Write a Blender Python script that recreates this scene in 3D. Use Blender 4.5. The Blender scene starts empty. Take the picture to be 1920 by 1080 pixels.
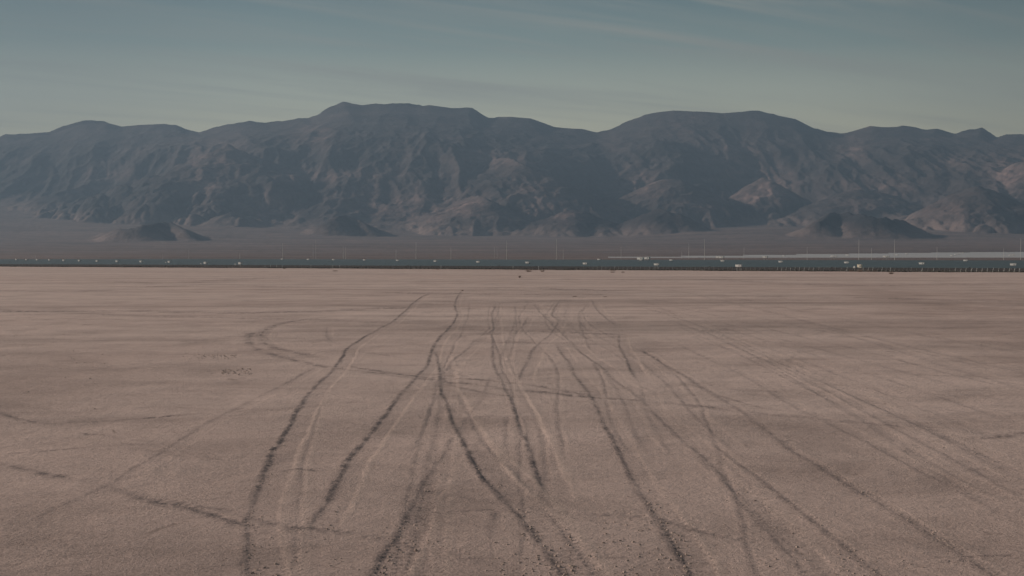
import bpy, math, random
import numpy as np
from mathutils import Vector

# ------------------------------------------------------------------ camera, sky, sun, exposure
scn = bpy.context.scene
COL = scn.collection
F = 2666.67            # focal length in pixels of the 1920 px wide photograph (50 mm on 36 mm)
HOR = 483.5            # row of the horizon in the photograph
HC = 6.0               # camera height above the dry lake
PITCH = math.atan((540 - HOR) / F)
cam = bpy.data.cameras.new('camera'); cam.lens = 50; cam.sensor_width = 36
cam.clip_start = 0.5; cam.clip_end = 90000
camo = bpy.data.objects.new('camera', cam); COL.objects.link(camo)
camo.location = (0, 0, HC); camo.rotation_euler = (math.pi / 2 - PITCH, 0, 0)
scn.camera = camo
scn.render.resolution_x = 1024; scn.render.resolution_y = 576
scn.view_settings.view_transform = 'Standard'; scn.view_settings.look = 'None'
scn.view_settings.exposure = 0.30; scn.view_settings.gamma = 1

SUN_EL = math.radians(20); SUN_AZ = math.radians(-72)     # azimuth from +Y, negative = left
sdir = Vector((math.sin(SUN_AZ) * math.cos(SUN_EL), math.cos(SUN_AZ) * math.cos(SUN_EL), math.sin(SUN_EL)))
sl = bpy.data.lights.new('sun', 'SUN'); sl.energy = 5.0; sl.angle = math.radians(0.6); sl.color = (1.0, 0.84, 0.70)
so = bpy.data.objects.new('sun', sl); COL.objects.link(so)
so.rotation_euler = sdir.to_track_quat('Z', 'Y').to_euler()

def N(nt, typ, **kw):
    n = nt.nodes.new(typ)
    for k, v in kw.items():
        if k in n.inputs.keys(): n.inputs[k].default_value = v
        else: setattr(n, k, v)
    return n
def lk(nt, a, b): nt.links.new(a, b)
def math_node(nt, op, a, b=None, clamp=False):
    n = nt.nodes.new('ShaderNodeMath'); n.operation = op; n.use_clamp = clamp
    for i, v in enumerate((a, b)):
        if v is None: continue
        if isinstance(v, (int, float)): n.inputs[i].default_value = v
        else: lk(nt, v, n.inputs[i])
    return n.outputs[0]
def ramp(nt, fac, stops, interp='LINEAR'):
    r = nt.nodes.new('ShaderNodeValToRGB'); r.color_ramp.interpolation = interp
    els = r.color_ramp.elements
    while len(els) < len(stops): els.new(0.5)
    for e, (p, c) in zip(els, stops):
        e.position = p; e.color = (c[0], c[1], c[2], 1) if isinstance(c, (tuple, list)) else (c, c, c, 1)
    lk(nt, fac, r.inputs[0]); return r.outputs[0]
def mixc(nt, fac, a, b, blend='MIX'):
    m = nt.nodes.new('ShaderNodeMix'); m.data_type = 'RGBA'; m.blend_type = blend
    for i, v in ((0, fac), (6, a), (7, b)):
        if isinstance(v, (int, float)): m.inputs[i].default_value = v
        elif isinstance(v, (tuple, list)): m.inputs[i].default_value = (v[0], v[1], v[2], 1)
        else: lk(nt, v, m.inputs[i])
    return m.outputs[2]

w = bpy.data.worlds.new('World'); scn.world = w; w.use_nodes = True
nt = w.node_tree; nt.nodes.clear()
sky = N(nt, 'ShaderNodeTexSky'); sky.sky_type = 'NISHITA'; sky.sun_disc = False
sky.sun_elevation = SUN_EL; sky.sun_rotation = SUN_AZ; sky.air_density = 1.0; sky.dust_density = 1.5; sky.ozone_density = 2.0
tc = N(nt, 'ShaderNodeTexCoord'); sep = N(nt, 'ShaderNodeSeparateXYZ'); lk(nt, tc.outputs['Generated'], sep.inputs[0])
# dusty sky: cream haze low, teal above; thin cirrus streaks
grad = ramp(nt, sep.outputs[2], [(0.0, (6.2, 5.35, 3.0)), (0.075, (6.2, 5.35, 3.1)), (0.115, (4.1, 4.05, 2.75)), (0.145, (1.6, 2.0, 1.55)), (0.180, (0.55, 0.95, 0.85)), (0.5, (0.62, 0.95, 1.2))])
SK_MIX = mixc(nt, 0.85, sky.outputs[0], grad)
# cirrus: noise on a high flat cloud layer (direction projected to a plane)
zz = math_node(nt, 'ADD', sep.outputs[2], 0.06)
cx = math_node(nt, 'DIVIDE', sep.outputs[0], zz); cy = math_node(nt, 'DIVIDE', sep.outputs[1], zz)
cv = N(nt, 'ShaderNodeCombineXYZ'); lk(nt, cx, cv.inputs[0]); lk(nt, cy, cv.inputs[1])
mp0 = N(nt, 'ShaderNodeMapping'); lk(nt, cv.outputs[0], mp0.inputs[0]); mp0.inputs['Rotation'].default_value = (0, 0, math.radians(-33))
mp = N(nt, 'ShaderNodeMapping'); lk(nt, mp0.outputs[0], mp.inputs[0]); mp.inputs['Scale'].default_value = (0.34, 2.5, 1); mp.inputs['Location'].default_value = (5.3, 0.6, 0)
n1 = N(nt, 'ShaderNodeTexNoise', Scale=1.0, Detail=8, Roughness=0.62, Distortion=0.5); lk(nt, mp.outputs[0], n1.inputs['Vector'])
c1 = ramp(nt, n1.outputs[0], [(0.44, 0.0), (0.70, 1.0)], 'EASE')
mp2 = N(nt, 'ShaderNodeMapping'); lk(nt, cv.outputs[0], mp2.inputs[0]); mp2.inputs['Scale'].default_value = (0.25, 0.35, 1)
n2 = N(nt, 'ShaderNodeTexNoise', Scale=1.0, Detail=3); lk(nt, mp2.outputs[0], n2.inputs['Vector'])
c2 = ramp(nt, n2.outputs[0], [(0.35, 0.25), (0.6, 1.0)])
cf = math_node(nt, 'MULTIPLY', math_node(nt, 'MULTIPLY', c1, c2), 0.75)
SKC = mixc(nt, cf, SK_MIX, (2.45, 2.35, 1.95))
# sky a little brighter over the middle of the range than far left and right
ax = math_node(nt, 'ABSOLUTE', math_node(nt, 'SUBTRACT', sep.outputs[0], 0.02))
az = ramp(nt, ax, [(0.0, 1.0), (0.15, 0.96), (0.36, 0.70), (0.7, 0.62)], 'EASE')
SKC = mixc(nt, 1.0, SKC, az, 'MULTIPLY')
bg = N(nt, 'ShaderNodeBackground', Strength=0.125); lk(nt, SKC, bg.inputs[0])
wo = N(nt, 'ShaderNodeOutputWorld'); lk(nt, bg.outputs[0], wo.inputs[0])

# ------------------------------------------------------------------ helpers
random.seed(4); rng = np.random.default_rng(4)
cp, sp = math.cos(PITCH), math.sin(PITCH)
def ray(px, py):
    u = (px - 960) / F; v = (540 - py) / F
    return (u, cp + v * sp, -sp + v * cp)
def on_ground(px, py, z=0.0):
    d = ray(px, py); t = (z - HC) / d[2]
    return (d[0] * t, d[1] * t)
def at_depth(px, py, Y):
    d = ray(px, py); t = Y / d[1]
    return (d[0] * t, Y, HC + d[2] * t)

def _hash(ix, iy, s):
    h = (ix.astype(np.int64) * 374761393 + iy.astype(np.int64) * 668265263 + s * 1274126177) & 0xffffffff
    h = ((h ^ (h >> 13)) * 1274126177) & 0xffffffff
    h = ((h ^ (h >> 16)) * 2246822519) & 0xffffffff
    return ((h ^ (h >> 15)) & 0xffffff) / float(0xffffff)
def vnoise(x, y, s=0):
    ix = np.floor(x); iy = np.floor(y); fx = x - ix; fy = y - iy
    fx = fx * fx * fx * (fx * (fx * 6 - 15) + 10); fy = fy * fy * fy * (fy * (fy * 6 - 15) + 10)
    a = _hash(ix, iy, s); b = _hash(ix + 1, iy, s); c = _hash(ix, iy + 1, s); d = _hash(ix + 1, iy + 1, s)
    return (a + (b - a) * fx) * (1 - fy) + (c + (d - c) * fx) * fy
def fbm(x, y, o=4, s=0, g=0.5):
    v = 0; a = 1; t = 0
    for i in range(o):
        v = v + a * (vnoise(x, y, s + i * 17) * 2 - 1); t += a; a *= g
        x, y = x * 1.9 + y * 0.6 + 3.1, y * 1.9 - x * 0.6 + 7.7
    return v / t
def ridged(x, y, o=4, s=0, g=0.5):
    v = 0; a = 1; t = 0
    for i in range(o):
        n = 1 - np.abs(vnoise(x, y, s + i * 13) * 2 - 1); v = v + a * n * n; t += a; a *= g
        x, y = x * 1.95 + y * 0.5 + 5.1, y * 1.95 - x * 0.5 + 1.7
    return v / t
def sst(a, b, x):
    t = np.clip((x - a) / (b - a), 0, 1); return t * t * (3 - 2 * t)

def tag(o, label=None, cat=None, group=None, kind=None):
    if label: o['label'] = label
    if cat: o['category'] = cat
    if group: o['group'] = group
    if kind: o['kind'] = kind
    return o
def grid_mesh(name, X, Y, Z, mat, attrs=None, smooth=True):
    r, c = X.shape
    me = bpy.data.meshes.new(name)
    co = np.stack([X, Y, Z], -1).reshape(-1, 3).astype(np.float32)
    i = np.arange(r * c).reshape(r, c)
    f = np.stack([i[:-1, :-1], i[:-1, 1:], i[1:, 1:], i[1:, :-1]], -1).reshape(-1, 4)
    me.vertices.add(len(co)); me.vertices.foreach_set('co', co.ravel())
    me.loops.add(f.size); me.loops.foreach_set('vertex_index', f.ravel().astype(np.int32))
    me.polygons.add(len(f)); me.polygons.foreach_set('loop_start', np.arange(0, f.size, 4, dtype=np.int32))
    me.polygons.foreach_set('loop_total', np.full(len(f), 4, dtype=np.int32))
    if smooth: me.polygons.foreach_set('use_smooth', np.ones(len(f), dtype=bool))
    me.update(calc_edges=True)
    for k, a in (attrs or {}).items():
        at = me.attributes.new(k, 'FLOAT', 'POINT'); at.data.foreach_set('value', a.astype(np.float32).ravel())
    me.materials.append(mat)
    o = bpy.data.objects.new(name, me); COL.objects.link(o); return o

class MB:
    def __init__(s): s.v = []; s.f = []; s.m = []
    def hexa(s, P, m=0):
        b = len(s.v); s.v += [tuple(p) for p in P]
        for q in ((0, 3, 2, 1), (4, 5, 6, 7), (0, 1, 5, 4), (1, 2, 6, 5), (2, 3, 7, 6), (3, 0, 4, 7)):
            s.f.append(tuple(b + i for i in q)); s.m.append(m)
    def box(s, c, d, m=0):
        x, y, z = c; a, b, h = d[0] / 2, d[1] / 2, d[2] / 2
        s.hexa([(x - a, y - b, z - h), (x + a, y - b, z - h), (x + a, y + b, z - h), (x - a, y + b, z - h),
                (x - a, y - b, z + h), (x + a, y - b, z + h), (x + a, y + b, z + h), (x - a, y + b, z + h)], m)
    def tube(s, p, q, r0, r1, n=8, m=0):
        p, q = Vector(p), Vector(q); d = (q - p).normalized()
        a = d.orthogonal().normalized(); c = d.cross(a); b = len(s.v)
        for (o, r) in ((p, r0), (q, r1)):
            for k in range(n):
                t = 2 * math.pi * k / n; s.v.append(tuple(o + a * math.cos(t) * r + c * math.sin(t) * r))
        for k in range(n):
            s.f.append((b + k, b + (k + 1) % n, b + n + (k + 1) % n, b + n + k)); s.m.append(m)
        s.f.append(tuple(b + k for k in reversed(range(n)))); s.m.append(m)
        s.f.append(tuple(b + n + k for k in range(n))); s.m.append(m)
    def mesh(s, name, mats):
        me = bpy.data.meshes.new(name); me.from_pydata(s.v, [], s.f)
        for mm in (mats if isinstance(mats, (list, tuple)) else [mats]): me.materials.append(mm)
        me.polygons.foreach_set('material_index', s.m); me.update(); return me
def obj(name, me, parent=None, loc=None):
    o = bpy.data.objects.new(name, me); COL.objects.link(o)
    if parent is not None: o.parent = parent
    if loc is not None: o.location = loc
    return o
def empty(name, loc, rz=0):
    o = bpy.data.objects.new(name, None); o.empty_display_size = 0.5; COL.objects.link(o)
    o.location = loc; o.rotation_euler = (0, 0, rz); return o
def copy_tree(o, parent=None):
    c = o.copy(); COL.objects.link(c)
    if parent is not None: c.parent = parent
    for ch in list(o.children): copy_tree(ch, c)
    return c

def mat_basic(name, col, rough=0.7, metal=0.0, var=0.12, scale=3.0):
    m = bpy.data.materials.new(name); m.use_nodes = True; t = m.node_tree; b = t.nodes['Principled BSDF']
    g = N(t, 'ShaderNodeTexCoord'); n = N(t, 'ShaderNodeTexNoise', Scale=scale, Detail=4); lk(t, g.outputs['Object'], n.inputs['Vector'])
    k = ramp(t, n.outputs[0], [(0.3, 1 - var), (0.7, 1 + var)])
    c = mixc(t, 1.0, col, k, 'MULTIPLY'); lk(t, c, b.inputs['Base Color'])
    b.inputs['Roughness'].default_value = rough; b.inputs['Metallic'].default_value = metal
    return m

# ------------------------------------------------------------------ terrain functions
def tan_px(t): return 960 + t * F
def playa_edge(t):
    """depth of the far edge of the dry lake for the direction t = X/Y"""
    off = 16.2 + (tan_px(t)) * (11.4 / 1920)
    off = np.maximum(off, 6.0)
    return F * HC / off
def floor_z(X, Y):
    t = X / np.maximum(Y, 1.0)
    Ye = playa_edge(t)
    z = 0.003 * np.maximum(Y - Ye, 0) - 0.12 * (1 - sst(Ye - 30, Ye + 40, Y)) - 0.02
    z = z + 0.007 * np.maximum(Y - 2500, 0) + 0.016 * np.maximum(Y - 4500, 0)
    return z
def fz(x, y): return float(floor_z(np.array([float(x)]), np.array([float(y)]))[0])

# ------------------------------------------------------------------ ground material
def ground_material():
    m = bpy.data.materials.new('dry_lake_clay'); m.use_nodes = True; t = m.node_tree; b = t.nodes['Principled BSDF']
    b.inputs['Roughness'].default_value = 0.95
    b.inputs['Specular IOR Level'].default_value = 0.15
    geo = N(t, 'ShaderNodeNewGeometry'); P = geo.outputs['Position']
    def noise(sc, det=4, ro=0.5, dist=0.0, vec=P, stretch=None, rot=0):
        if stretch:
            mm = N(t, 'ShaderNodeMapping'); lk(t, vec, mm.inputs[0]); mm.inputs['Scale'].default_value = stretch; mm.inputs['Rotation'].default_value = (0, 0, rot); vec = mm.outputs[0]
        n = N(t, 'ShaderNodeTexNoise', Scale=sc, Detail=det, Roughness=ro, Distortion=dist); lk(t, vec, n.inputs['Vector']); return n.outputs[0]
    big = noise(0.012, 5, 0.6)
    mid = noise(0.16, 5, 0.62, 0.4)
    col = mixc(t, ramp(t, big, [(0.35, 0.0), (0.65, 1.0)]), (0.485, 0.365, 0.325), (0.525, 0.410, 0.368))
    col = mixc(t, 1.0, col, ramp(t, mid, [(0.32, 0.80), (0.5, 1.0), (0.68, 1.08)]), 'MULTIPLY')
    # crosswise bands of crust of slightly different tone
    st = noise(0.02, 6, 0.65, 0.3, stretch=(0.35, 2.2, 1), rot=0.06)
    col = mixc(t, 1.0, col, ramp(t, st, [(0.32, 0.74), (0.5, 1.0), (0.68, 1.10)]), 'MULTIPLY')
    # crumb and fine crack grain
    fine = noise(9.0, 6, 0.75)
    gr2 = noise(2.2, 5, 0.7)
    crumb = noise(20.0, 3, 0.8)
    rough = ramp(t, noise(0.11, 4, 0.6, 0.5), [(0.38, 0.25), (0.62, 1.0)])
    col = mixc(t, 1.0, col, ramp(t, fine, [(0.30, 0.62), (0.45, 0.95), (0.7, 1.15)]), 'MULTIPLY')
    col = mixc(t, rough, col, mixc(t, 1.0, col, ramp(t, crumb, [(0.36, 0.42), (0.46, 0.95), (0.7, 1.18)]), 'MULTIPLY'))
    col = mixc(t, 1.0, col, ramp(t, gr2, [(0.30, 0.88), (0.5, 1.0), (0.75, 1.05)]), 'MULTIPLY')
    fk = noise(5.5, 3, 0.7, 0.3, stretch=(0.55, 1.5, 1))
    col = mixc(t, math_node(t, 'MULTIPLY', ramp(t, fk, [(0.66, 0.0), (0.72, 0.6)]), rough), col, (0.15, 0.105, 0.09))
    # scattered dark scabs
    sc = noise(0.75, 6, 0.7, 0.6, stretch=(1, 0.55, 1))
    scm = ramp(t, sc, [(0.635, 0.0), (0.71, 0.55)])
    col = mixc(t, scm, col, (0.150, 0.110, 0.092))
    aw = N(t, 'ShaderNodeAttribute'); aw.attribute_name = 'lane_vignette'
    col = mixc(t, aw.outputs['Fac'], col, mixc(t, 1.0, col, (0.70, 0.68, 0.67), 'MULTIPLY'))  # driven lane and painted edge darkening
    # wheel tracks: churned soil, with the shaded left edges painted dark
    at = N(t, 'ShaderNodeAttribute'); at.attribute_name = 'churn_shade'
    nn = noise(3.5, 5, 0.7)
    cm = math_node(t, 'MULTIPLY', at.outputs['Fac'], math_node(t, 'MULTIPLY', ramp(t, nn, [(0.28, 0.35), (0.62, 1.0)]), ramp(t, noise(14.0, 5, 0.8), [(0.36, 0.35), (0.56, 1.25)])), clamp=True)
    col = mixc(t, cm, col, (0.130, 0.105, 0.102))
    at2 = N(t, 'ShaderNodeAttribute'); at2.attribute_name = 'pale'
    col = mixc(t, math_node(t, 'MULTIPLY', at2.outputs['Fac'], 0.3, clamp=True), col, (0.55, 0.45, 0.37))  # sunlit right rims of the tracks painted pale
    lk(t, col, b.inputs['Base Color'])
    # relief
    vo = N(t, 'ShaderNodeTexVoronoi', Scale=7.0); vo.feature = 'DISTANCE_TO_EDGE'
    wv = noise(3.0, 3)
    lk(t, P, vo.inputs['Vector'])
    crack = ramp(t, vo.outputs[0], [(0.0, 0.0), (0.08, 1.0)])
    h = math_node(t, 'ADD', math_node(t, 'MULTIPLY', fine, 0.035), math_node(t, 'MULTIPLY', crack, 0.004))
    h = math_node(t, 'ADD', h, math_node(t, 'MULTIPLY', gr2, 0.05))
    h = math_node(t, 'ADD', h, math_node(t, 'MULTIPLY', math_node(t, 'MULTIPLY', crumb, rough), 0.030))
    h = math_node(t, 'ADD', h, math_node(t, 'MULTIPLY', mid, 0.25))
    bp = N(t, 'ShaderNodeBump', Strength=1.0, Distance=1.0); lk(t, h, bp.inputs['Height'])
    BUMP_STR = 1.0; bp.inputs['Strength'].default_value = BUMP_STR
    lk(t, bp.outputs[0], b.inputs['Normal'])
    return m
M_PLAYA = ground_material()

def floor_material():
    m = bpy.data.materials.new('desert_gravel_scrub'); m.use_nodes = True; t = m.node_tree; b = t.nodes['Principled BSDF']
    b.inputs['Roughness'].default_value = 1.0; b.inputs['Specular IOR Level'].default_value = 0.1
    geo = N(t, 'ShaderNodeNewGeometry'); P = geo.outputs['Position']
    mm = N(t, 'ShaderNodeMapping'); lk(t, P, mm.inputs[0]); mm.inputs['Scale'].default_value = (0.4, 1.3, 0.4)
    n = N(t, 'ShaderNodeTexNoise', Scale=0.0025, Detail=9, Roughness=0.62, Distortion=0.6); lk(t, mm.outputs[0], n.inputs['Vector'])
    col = ramp(t, n.outputs[0], [(0.30, (0.110, 0.084, 0.078)), (0.5, (0.160, 0.120, 0.110)), (0.70, (0.210, 0.155, 0.142))])
    n2 = N(t, 'ShaderNodeTexNoise', Scale=0.25, Detail=4, Roughness=0.7); lk(t, P, n2.inputs['Vector'])
    n5 = N(t, 'ShaderNodeTexNoise', Scale=0.012, Detail=6, Roughness=0.75); lk(t, P, n5.inputs['Vector'])
    col = mixc(t, 1.0, col, ramp(t, n5.outputs[0], [(0.35, 0.72), (0.5, 1.0), (0.65, 1.2)]), 'MULTIPLY')
    col = mixc(t, 1.0, col, ramp(t, n2.outputs[0], [(0.35, 0.6), (0.6, 1.1)]), 'MULTIPLY')
    sp3 = N(t, 'ShaderNodeSeparateXYZ'); lk(t, P, sp3.inputs[0])
    near = ramp(t, math_node(t, 'DIVIDE', sp3.outputs[1], 4000.0), [(0.33, 1.0), (0.50, 0.0)])
    col = mixc(t, math_node(t, 'MULTIPLY', near, 0.8), col, (0.052, 0.045, 0.042))
    lk(t, col, b.inputs['Base Color']); return m
M_FLOOR = floor_material()

# ------------------------------------------------------------------ dry lake with wheel tracks
xs_c = np.concatenate([np.linspace(-6, -0.45, 26)[:-1], np.linspace(-0.45, 0.45, 1700), np.linspace(0.45, 6, 26)[1:]])
ns_r = 780
T = xs_c[None, :]
Ye = playa_edge(T)
Ye = Ye * (1 + 0.03 * fbm(T * 60, T * 0 + 3.3, 5, 5, 0.65))
s_ = np.linspace(0, 1, ns_r)[:, None]
inv = (1 / 23.0) + (1 / Ye - 1 / 23.0) * s_
GY = 1 / inv; GX = GY * T
# near rows down to the camera's feet
nr = 24
GYn = np.linspace(1.5, 23.0, nr)[:-1][:, None] * np.ones_like(T); GXn = GYn * T
GX = np.vstack([GXn, GX]); GY = np.vstack([GYn, GY])
GZ = np.zeros_like(GX); CH = np.zeros_like(GX); PA = np.zeros_like(GX); RG = np.zeros_like(GX)
ROWY = GY[:, len(xs_c) // 2]

def smooth_path(pts, n=10):
    P = np.array(pts, float); out = []
    P = np.vstack([2 * P[0] - P[1], P, 2 * P[-1] - P[-2]])
    for i in range(1, len(P) - 2):
        p0, p1, p2, p3 = P[i - 1:i + 3]
        for k in range(n):
            t = k / n
            out.append(0.5 * ((2 * p1) + (-p0 + p2) * t + (2 * p0 - 5 * p1 + 4 * p2 - p3) * t * t + (-p0 + 3 * p1 - 3 * p2 + p3) * t ** 3))
    out.append(P[-2]); return np.array(out)

def track(px, w=0.42, depth=0.06, churn_shade=0.5, pale=0.3, line=0.14, shift=True, seed=1, rough=0.3, strong=None):
    """px: photograph points of the left edge; w: half width in metres; groove with berms in the clay"""
    P = smooth_path(px, 8)
    W = np.array([on_ground(a, b) for a, b in P])
    if shift:
        d = np.gradient(W, axis=0); L = np.hypot(d[:, 0], d[:, 1]) + 1e-9
        nx, ny = d[:, 1] / L, -d[:, 0] / L
        sgn = np.where(nx < 0, -1, 1)           # push the centre to the right of the left edge
        W = W + np.stack([nx * sgn, ny * sgn], -1) * w
    arc = np.concatenate([[0], np.cumsum(np.hypot(*np.diff(W, axis=0).T))]); tot = arc[-1]
    R = w + max(0.5, 2.3 * line)
    ylo, yhi = W[:, 1].min() - R, W[:, 1].max() + R
    D = {}
    best = np.full(GX.shape, 99.0); bs = np.zeros(GX.shape)
    for i in range(len(W) - 1):
        a, b = W[i], W[i + 1]
        y0, y1 = min(a[1], b[1]) - R, max(a[1], b[1]) + R
        r0, r1 = np.searchsorted(ROWY, y0), np.searchsorted(ROWY, y1) + 1
        r0 = max(0, r0 - 2); r1 = min(len(ROWY), r1 + 2)
        if r0 >= r1: continue
        ya, yb = max(1.0, y0), y1
        x0, x1 = min(a[0], b[0]) - R, max(a[0], b[0]) + R
        t0 = min(x0 / ya, x0 / yb); t1 = max(x1 / ya, x1 / yb)
        c0, c1 = np.searchsorted(xs_c, t0), np.searchsorted(xs_c, t1) + 1
        sx = GX[r0:r1, c0:c1]; sy = GY[r0:r1, c0:c1]
        if sx.size == 0: continue
        ab = b - a; l2 = ab @ ab + 1e-9
        u = np.clip(((sx - a[0]) * ab[0] + (sy - a[1]) * ab[1]) / l2, 0, 1)
        dx = sx - a[0] - u * ab[0]; dy = sy - a[1] - u * ab[1]
        ds = np.hypot(dx, dy) * np.where(dx < 0, -1, 1)
        bb = best[r0:r1, c0:c1]; k = np.abs(ds) < np.abs(bb); bb[k] = ds[k]
        b2 = bs[r0:r1, c0:c1]; b2[k] = (arc[i] + u * (arc[i + 1] - arc[i]))[k]
    sel = np.abs(best) < R
    x = GX[sel]; y = GY[sel]; t = best[sel]; s = bs[sel]
    t = t + 0.06 * fbm(x * 1.6, y * 0.5, 4, seed, 0.7) + 0.12 * fbm(x * .25, y * .12, 2, seed + 3)
    inten = 0.72 + 0.55 * fbm(s * 0.10 + seed * 7.1, s * 0 + seed, 3, seed + 9)
    fl_ = min(3.0, tot * .15); yf = W[-1, 1] > W[0, 1]
    ends = (sst(0, fl_, s) if not shift else sst(0, 6.0 if yf else tot * .1, s)) * sst(0, tot * .1 if yf else 6.0, tot - s)
    if px[0][1] > 1060: ends = sst(0, tot * .1, tot - s)
    
    inten = np.clip(inten * 0.75 + 0.35, 0.5, 1.35) * ends
    if strong is not None:
        for (f0, f1, k) in strong: inten = inten * (1 + (k - 1) * np.exp(-((s / tot - f0) / f1) ** 2))
    if not shift: inten = inten * np.clip(0.85 + 1.3 * fbm(s * 0.45, s * 0 + seed * 1.3, 3, seed + 50), 0.5, 1.6)
    g = np.clip(0.62 + 1.15 * fbm(x * 3.3, y * 1.3, 4, seed + 30, 0.7), 0.05, 1.5)
    at = np.abs(t)
    depth = depth * 0.25; pale = pale * 0.6; churn_shade = min(churn_shade * 1.12, 1.0)
    groove = -depth * (1 - sst(w - 0.14, w + 0.02, at))
    berm = 0.75 * depth * np.exp(-((at - (w + 0.06)) / 0.09) ** 2)
    berm = berm * np.where(t > 0, 0.45, 1.0)
    tread = 0.012 * np.sin(s * 18) * (at < w - 0.05)
    GZ[sel] += (groove + berm * g + tread * 0.5) * inten + 0.006 * g * (at < w) * rough
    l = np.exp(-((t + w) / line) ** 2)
    CH[sel] = np.maximum(CH[sel], np.clip(churn_shade * l * g * inten * 1.15 + churn_shade * 0.22 * (at < w) * g * inten, 0, 1))  # shade of the left wall painted dark, plus a faint churned bed
    PA[sel] = np.maximum(PA[sel], np.clip(pale * np.exp(-((t - w - 0.02) / 0.12) ** 2) * inten, 0, 1))  # light on the right rim painted as a pale line

A = [(457, 1095), (462, 1010), (466, 960), (482, 915), (497, 880), (517, 840), (540, 795), (556, 770), (590, 725), (618, 697), (638, 670), (650, 653), (672, 638), (700, 621), (735, 603), (762, 580), (776, 567), (793, 555), (818, 547)]
C_ = [(545, 1040), (560, 1008), (578, 975), (600, 945), (626, 905), (650, 870), (682, 825), (710, 790), (736, 755), (772, 715), (800, 685), (810, 655), (822, 634), (846, 610), (856, 590), (852, 572), (858, 556), (868, 543)]
B = [(690, 1095), (728, 1025), (752, 980), (772, 940), (800, 895), (835, 842), (862, 800), (900, 745), (920, 700)]
D = [(1060, 1090), (1040, 1062), (1000, 1012), (962, 967), (935, 937), (905, 892), (880, 852), (858, 808), (840, 772), (828, 737), (824, 702), (819, 672), (814, 655)]
E = [(1034, 975), (1022, 940), (1010, 900), (996, 850), (975, 800), (960, 765), (947, 737), (936, 710), (926, 680), (922, 650), (924, 605), (922, 588), (932, 567)]
FX = [(966, 722), (985, 685), (1000, 655), (1020, 636), (1036, 622), (1046, 600), (1034, 588), (1048, 562)]
G = [(1000, 567), (1012, 585), (1030, 603), (1050, 624), (1076, 650), (1102, 672), (1127, 690), (1150, 714), (1182, 735), (1212, 757), (1240, 790), (1290, 838), (1335, 880), (1378, 930), (1420, 975), (1470, 1030), (1510, 1085)][::-1]
H = [(1162, 624), (1160, 642), (1168, 665), (1180, 690), (1193, 716)]
I = [(1108, 562), (1120, 582), (1140, 600), (1158, 612)]
J = [(1040, 642), (1060, 670), (1085, 712), (1102, 735), (1118, 765), (1140, 810), (1160, 850), (1185, 905), (1215, 950), (1242, 992), (1270, 1040), (1288, 1090)][::-1]
K = [(1128, 692), (1146, 722), (1166, 762), (1192, 820), (1232, 870)]
L = [(1195, 650), (1240, 682), (1290, 710), (1332, 737), (1390, 775), (1440, 810), (1482, 845), (1530, 872), (1590, 910), (1650, 945), (1720, 987), (1785, 1030), (1870, 1090)][::-1]
Mt = [(1325, 828), (1380, 870), (1430, 905), (1480, 945), (1530, 985), (1590, 1030), (1670, 1090)][::-1]
Nn = [(-30, 1022), (60, 975), (130, 940), (200, 910), (240, 882), (300, 847), (350, 817), (400, 787), (445, 763), (500, 735), (560, 705), (600, 682)]
O1 = [(650, 592), (600, 596), (550, 603), (515, 613), (497, 628), (505, 643), (535, 655), (575, 663), (628, 673)]
O2 = [(478, 622), (472, 634), (482, 651), (520, 665), (560, 675), (620, 688), (700, 698), (760, 706), (830, 713), (900, 722), (960, 730), (1030, 736), (1100, 744), (1200, 751), (1300, 760), (1400, 772), (1540, 785), (1650, 795), (1780, 808), (1960, 822)]
P1 = [(640, 682), (700, 694), (800, 707), (900, 712), (1000, 722), (1090, 738), (1200, 748)]
Q = [(-30, 862), (50, 880), (110, 893), (180, 906), (240, 923), (300, 936), (380, 948), (455, 962), (540, 984), (620, 990), (700, 1003), (780, 1020), (860, 1036), (950, 1056), (1060, 1078)]
Q2 = [(235, 922), (300, 940), (380, 955), (470, 985), (560, 1012), (600, 1020), (700, 1028)]
R_ = [(690, 903), (780, 916), (900, 936), (1010, 952), (1110, 962), (1240, 970), (1330, 998), (1500, 1030), (1620, 1040)]
S_ = [(640, 843), (750, 844), (870, 846), (1030, 850), (1150, 858)]
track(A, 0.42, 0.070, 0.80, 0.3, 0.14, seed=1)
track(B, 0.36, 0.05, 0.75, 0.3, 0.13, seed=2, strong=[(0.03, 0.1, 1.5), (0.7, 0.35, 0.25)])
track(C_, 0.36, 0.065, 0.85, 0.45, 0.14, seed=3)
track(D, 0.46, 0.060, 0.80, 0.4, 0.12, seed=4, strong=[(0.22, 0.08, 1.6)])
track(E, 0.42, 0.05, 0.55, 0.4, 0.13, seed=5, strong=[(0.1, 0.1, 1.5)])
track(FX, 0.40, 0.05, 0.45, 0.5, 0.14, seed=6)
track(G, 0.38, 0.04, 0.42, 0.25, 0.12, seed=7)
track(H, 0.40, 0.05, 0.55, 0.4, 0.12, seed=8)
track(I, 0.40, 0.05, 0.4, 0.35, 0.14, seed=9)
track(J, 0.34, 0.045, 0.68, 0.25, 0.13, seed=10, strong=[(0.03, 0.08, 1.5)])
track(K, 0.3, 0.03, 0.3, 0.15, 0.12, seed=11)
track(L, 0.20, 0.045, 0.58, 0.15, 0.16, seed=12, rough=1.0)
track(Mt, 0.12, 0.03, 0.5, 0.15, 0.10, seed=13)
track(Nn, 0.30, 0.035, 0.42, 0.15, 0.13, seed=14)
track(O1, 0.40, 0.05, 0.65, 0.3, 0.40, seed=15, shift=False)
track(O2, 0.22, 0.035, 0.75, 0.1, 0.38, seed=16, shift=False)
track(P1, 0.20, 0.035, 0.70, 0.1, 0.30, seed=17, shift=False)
track(Q, 0.20, 0.03, 0.80, 0.1, 0.26, seed=18, shift=False)
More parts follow.
